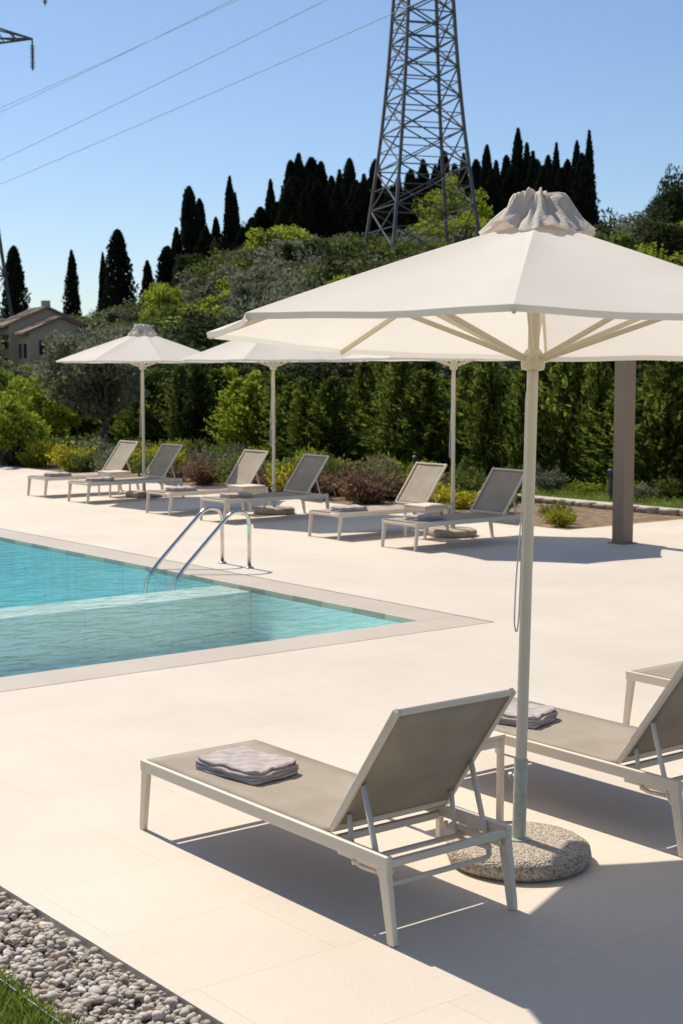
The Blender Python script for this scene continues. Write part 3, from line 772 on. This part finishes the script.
ho=empty('stucco_house',(hx,hy,hz),rad(-62))
m=MB(); m.box(-2.8,.3,-2.5,2.5,0,4.0); m.box(.3,3.0,-2.0,2.2,0,3.5)
m.poly([(-2.8,-2.5,4.0),(-2.8,2.5,4.0),(-2.8,0,5.1)]); m.poly([(.3,2.5,4.0),(.3,-2.5,4.0),(.3,0,5.1)]); m.poly([(3.0,-2.0,3.5),(3.0,2.2,3.5),(3.0,.1,4.4)])
obj('walls',m.mesh('walls',[M_WALL]),ho)
m=MB()
def roofp(x0,x1,y0,y1,ze,zr,th=.14):
    ym=(y0+y1)/2
    for ya in (y0,y1):
        s=-1 if ya==y0 else 1
        e=(zr-ze)/abs(ym-ya)
        p=[(x0,ya+s*.4,ze-.4*e),(x1,ya+s*.4,ze-.4*e),(x1,ym,zr),(x0,ym,zr)]
        m.poly([(a,b,c+.02) for a,b,c in p]); m.poly([(a,b,c+.02+th) for a,b,c in p])
        for i in range(4):
            a,b=p[i],p[(i+1)%4]; m.poly([(a[0],a[1],a[2]+.02),(b[0],b[1],b[2]+.02),(b[0],b[1],b[2]+.02+th),(a[0],a[1],a[2]+.02+th)])
roofp(-3.1,.6,-2.5,2.5,4.0,5.1); roofp(.65,3.3,-2.0,2.2,3.5,4.4)
m.box(-1.9,-1.45,.3,.8,4.5,5.7,mi=1)
obj('roof',m.mesh('roof',[M_ROOF,M_WALL]),ho)
m=MB()
for x in(-2.0,-.5): 
    m.box(x-.35,x+.35,-2.53,-2.49,2.5,3.4); m.box(x-.35,x+.35,-2.53,-2.49,.9,1.9)
for x in (1.1,2.2): m.box(x-.3,x+.3,-2.03,-1.99,1.9,2.8)
for y in (-1.0,1.1): m.box(2.99,3.03,y-.35,y+.35,2.1,3.0)
obj('windows',m.mesh('windows',[M_WIN]),ho)
m=MB()
for x in(-2.0,-.5):
    for s in(-1,1): m.box(x+s*.53-.16,x+s*.53+.16,-2.55,-2.50,2.5,3.4)
obj('shutters',m.mesh('shutters',[pbr('shutter_paint',(.12,.08,.05),(.15,.1,.07),2,.7)]),ho)

# ------------------------------------------------------------------ pylons and lines
def pylon(X,Y,z0,levels,arms,yaw,leg=.2,br=.085):
    e=empty('electricity_pylon',(X,Y,0),yaw); m=MB()
    cs=[(-1,-1),(1,-1),(1,1),(-1,1)]
    for (za,wa),(zb,wb) in zip(levels,levels[1:]):
        for c in cs: m.beam((c[0]*wa,c[1]*wa,za),(c[0]*wb,c[1]*wb,zb),leg,leg)
        for i in range(4):
            c,d=cs[i],cs[(i+1)%4]
            P=lambda q,z,w:(q[0]*w,q[1]*w,z)
            m.beam(P(c,za,wa),P(d,zb,wb),br,br); m.beam(P(d,za,wa),P(c,zb,wb),br,br)
            m.beam(P(c,zb,wb),P(d,zb,wb),br,br)
            zm=(za+zb)/2; wm=(wa+wb)/2
            mid=((c[0]+d[0])/2*wm,(c[1]+d[1])/2*wm,zm)
            for q in (c,d): m.beam((q[0]*wm,q[1]*wm,zm),mid,br*.7,br*.7)
    ins=MB()
    for z,w,reach in arms:
        for s in(-1,1):
            tip=(s*reach,0,z+.1)
            for y in(-w,w):
                m.beam((s*w,y,z),tip,br*1.4,br*1.4); m.beam((s*w,y,z+1.5),tip,br*1.2,br*1.2)
                n=4
                for k in range(1,n):
                    t=k/n; a=Vector((s*w,y,z)).lerp(Vector(tip),t); b=Vector((s*w,y,z+1.5)).lerp(Vector(tip),t-.12); m.beam(a,b,br*.7,br*.7)
            for k in range(4):
                t0=k/4;t1=(k+1)/4; a=Vector((s*w,-w,z)).lerp(Vector(tip),t0); b=Vector((s*w,w,z)).lerp(Vector(tip),t1); m.beam(a,b,br*.7,br*.7)
            ins.tube([(tip[0],0,z+.1),(tip[0],0,z-2.1)],.06,6)
            for k in range(11): ins.lathe([(.05,z-.35-k*.15),(.20,z-.40-k*.15),(.06,z-.44-k*.15)],10,cz=(tip[0],0))
    obj('lattice',m.mesh('lattice',[M_PYLON]),e); obj('insulators',ins.mesh('insulators',[M_GLASSINS]),e)
q_=.80
pylon(4.75,90,0,[(z,w*q_) for z,w in [(2.5,4.5),(6.0,3.9),(9.0,3.4),(11.6,3.0),(13.9,2.66),(16.0,2.38),(17.9,2.17),(19.6,2.0),(21.2,1.87),(22.7,1.76),(24.1,1.66),(25.5,1.57),(27.5,1.45),(29.3,1.35),(31,1.25),(33,1.15),(36,.9),(39,.3)]],[(27.6,1.15,6),(31.3,1.0,7.2),(35,.8,5.5)],rad(17),.17,.07)
pylon(-27.9,110,0,[(1,3.6),(5,3.1),(9,2.65),(12.5,2.3),(15.8,2.0),(18.6,1.75),(21.2,1.55),(23.5,1.4),(25.7,1.3),(28,1.2),(31,1.05),(34,.7),(37,.25)],[(25.4,1.35,6.0),(29.9,1.15,7.0),(33.5,.9,5)],rad(-8),.2,.09)
def wire(p,q,sag=1.5,r=.017,nm='power_line'):
    p=Vector(p);q=Vector(q);m=MB();pts=[]
    for k in range(49):
        t=k/48; v=p.lerp(q,t); v.z-=4*sag*t*(1-t); pts.append(v)
    m.tube(pts,r,5); obj(nm,m.mesh(nm,[M_WIRE],True))
def through(a,b,z,t0,t1):
    a=Vector(a);b=Vector(b);d=b-a; return (*(a+d*t0),z),(*(a+d*t1),z)
for a,b,z in (((-27.3,120),(-6.7,86),23.0),((-27.3,120),(-.3,66.8),19.0),((-27.3,120),(2.2,62),17.2),((-24.5,118),(-5,84),23.4)):
    p,q=through(a,b,z,-1.2,2.4); wire(p,q,.8)

# ------------------------------------------------------------------ light, sky, camera
w=bpy.data.worlds.new('World'); sc.world=w; w.use_nodes=True
nt=w.node_tree; nt.nodes.clear()
sk=nt.nodes.new('ShaderNodeTexSky'); sk.sky_type='NISHITA'; sk.sun_disc=False
SD=Vector((-1.1,1.45,2.35)).normalized()
sk.sun_elevation=math.asin(SD.z); sk.sun_rotation=math.atan2(SD.x,SD.y)
sk.altitude=900; sk.air_density=1.0; sk.dust_density=1.0; sk.ozone_density=4.5
bg=nt.nodes.new('ShaderNodeBackground'); bg.inputs[1].default_value=.118
ou=nt.nodes.new('ShaderNodeOutputWorld'); nt.links.new(sk.outputs[0],bg.inputs[0]); nt.links.new(bg.outputs[0],ou.inputs[0])
sl=bpy.data.lights.new('sun','SUN'); sl.energy=5.0; sl.angle=rad(.5); sl.color=(1,.925,.805)
so=bpy.data.objects.new('sun',sl); link(so); so.rotation_euler=(-SD).to_track_quat('-Z','Y').to_euler(); so.location=(-20,30,40)
cam=bpy.data.cameras.new('camera'); co=bpy.data.objects.new('camera',cam); link(co)
cam.sensor_fit='VERTICAL'; cam.sensor_height=24; cam.lens=1500/1024*24; cam.clip_end=6000; cam.clip_start=.05
cam.dof.use_dof=True; cam.dof.focus_distance=7.0; cam.dof.aperture_fstop=4.5
co.location=(0,0,2.1); co.rotation_euler=(rad(90-5.41),0,0)
sc.camera=co
sc.view_settings.view_transform='Standard'; sc.view_settings.look='None'; sc.view_settings.exposure=0
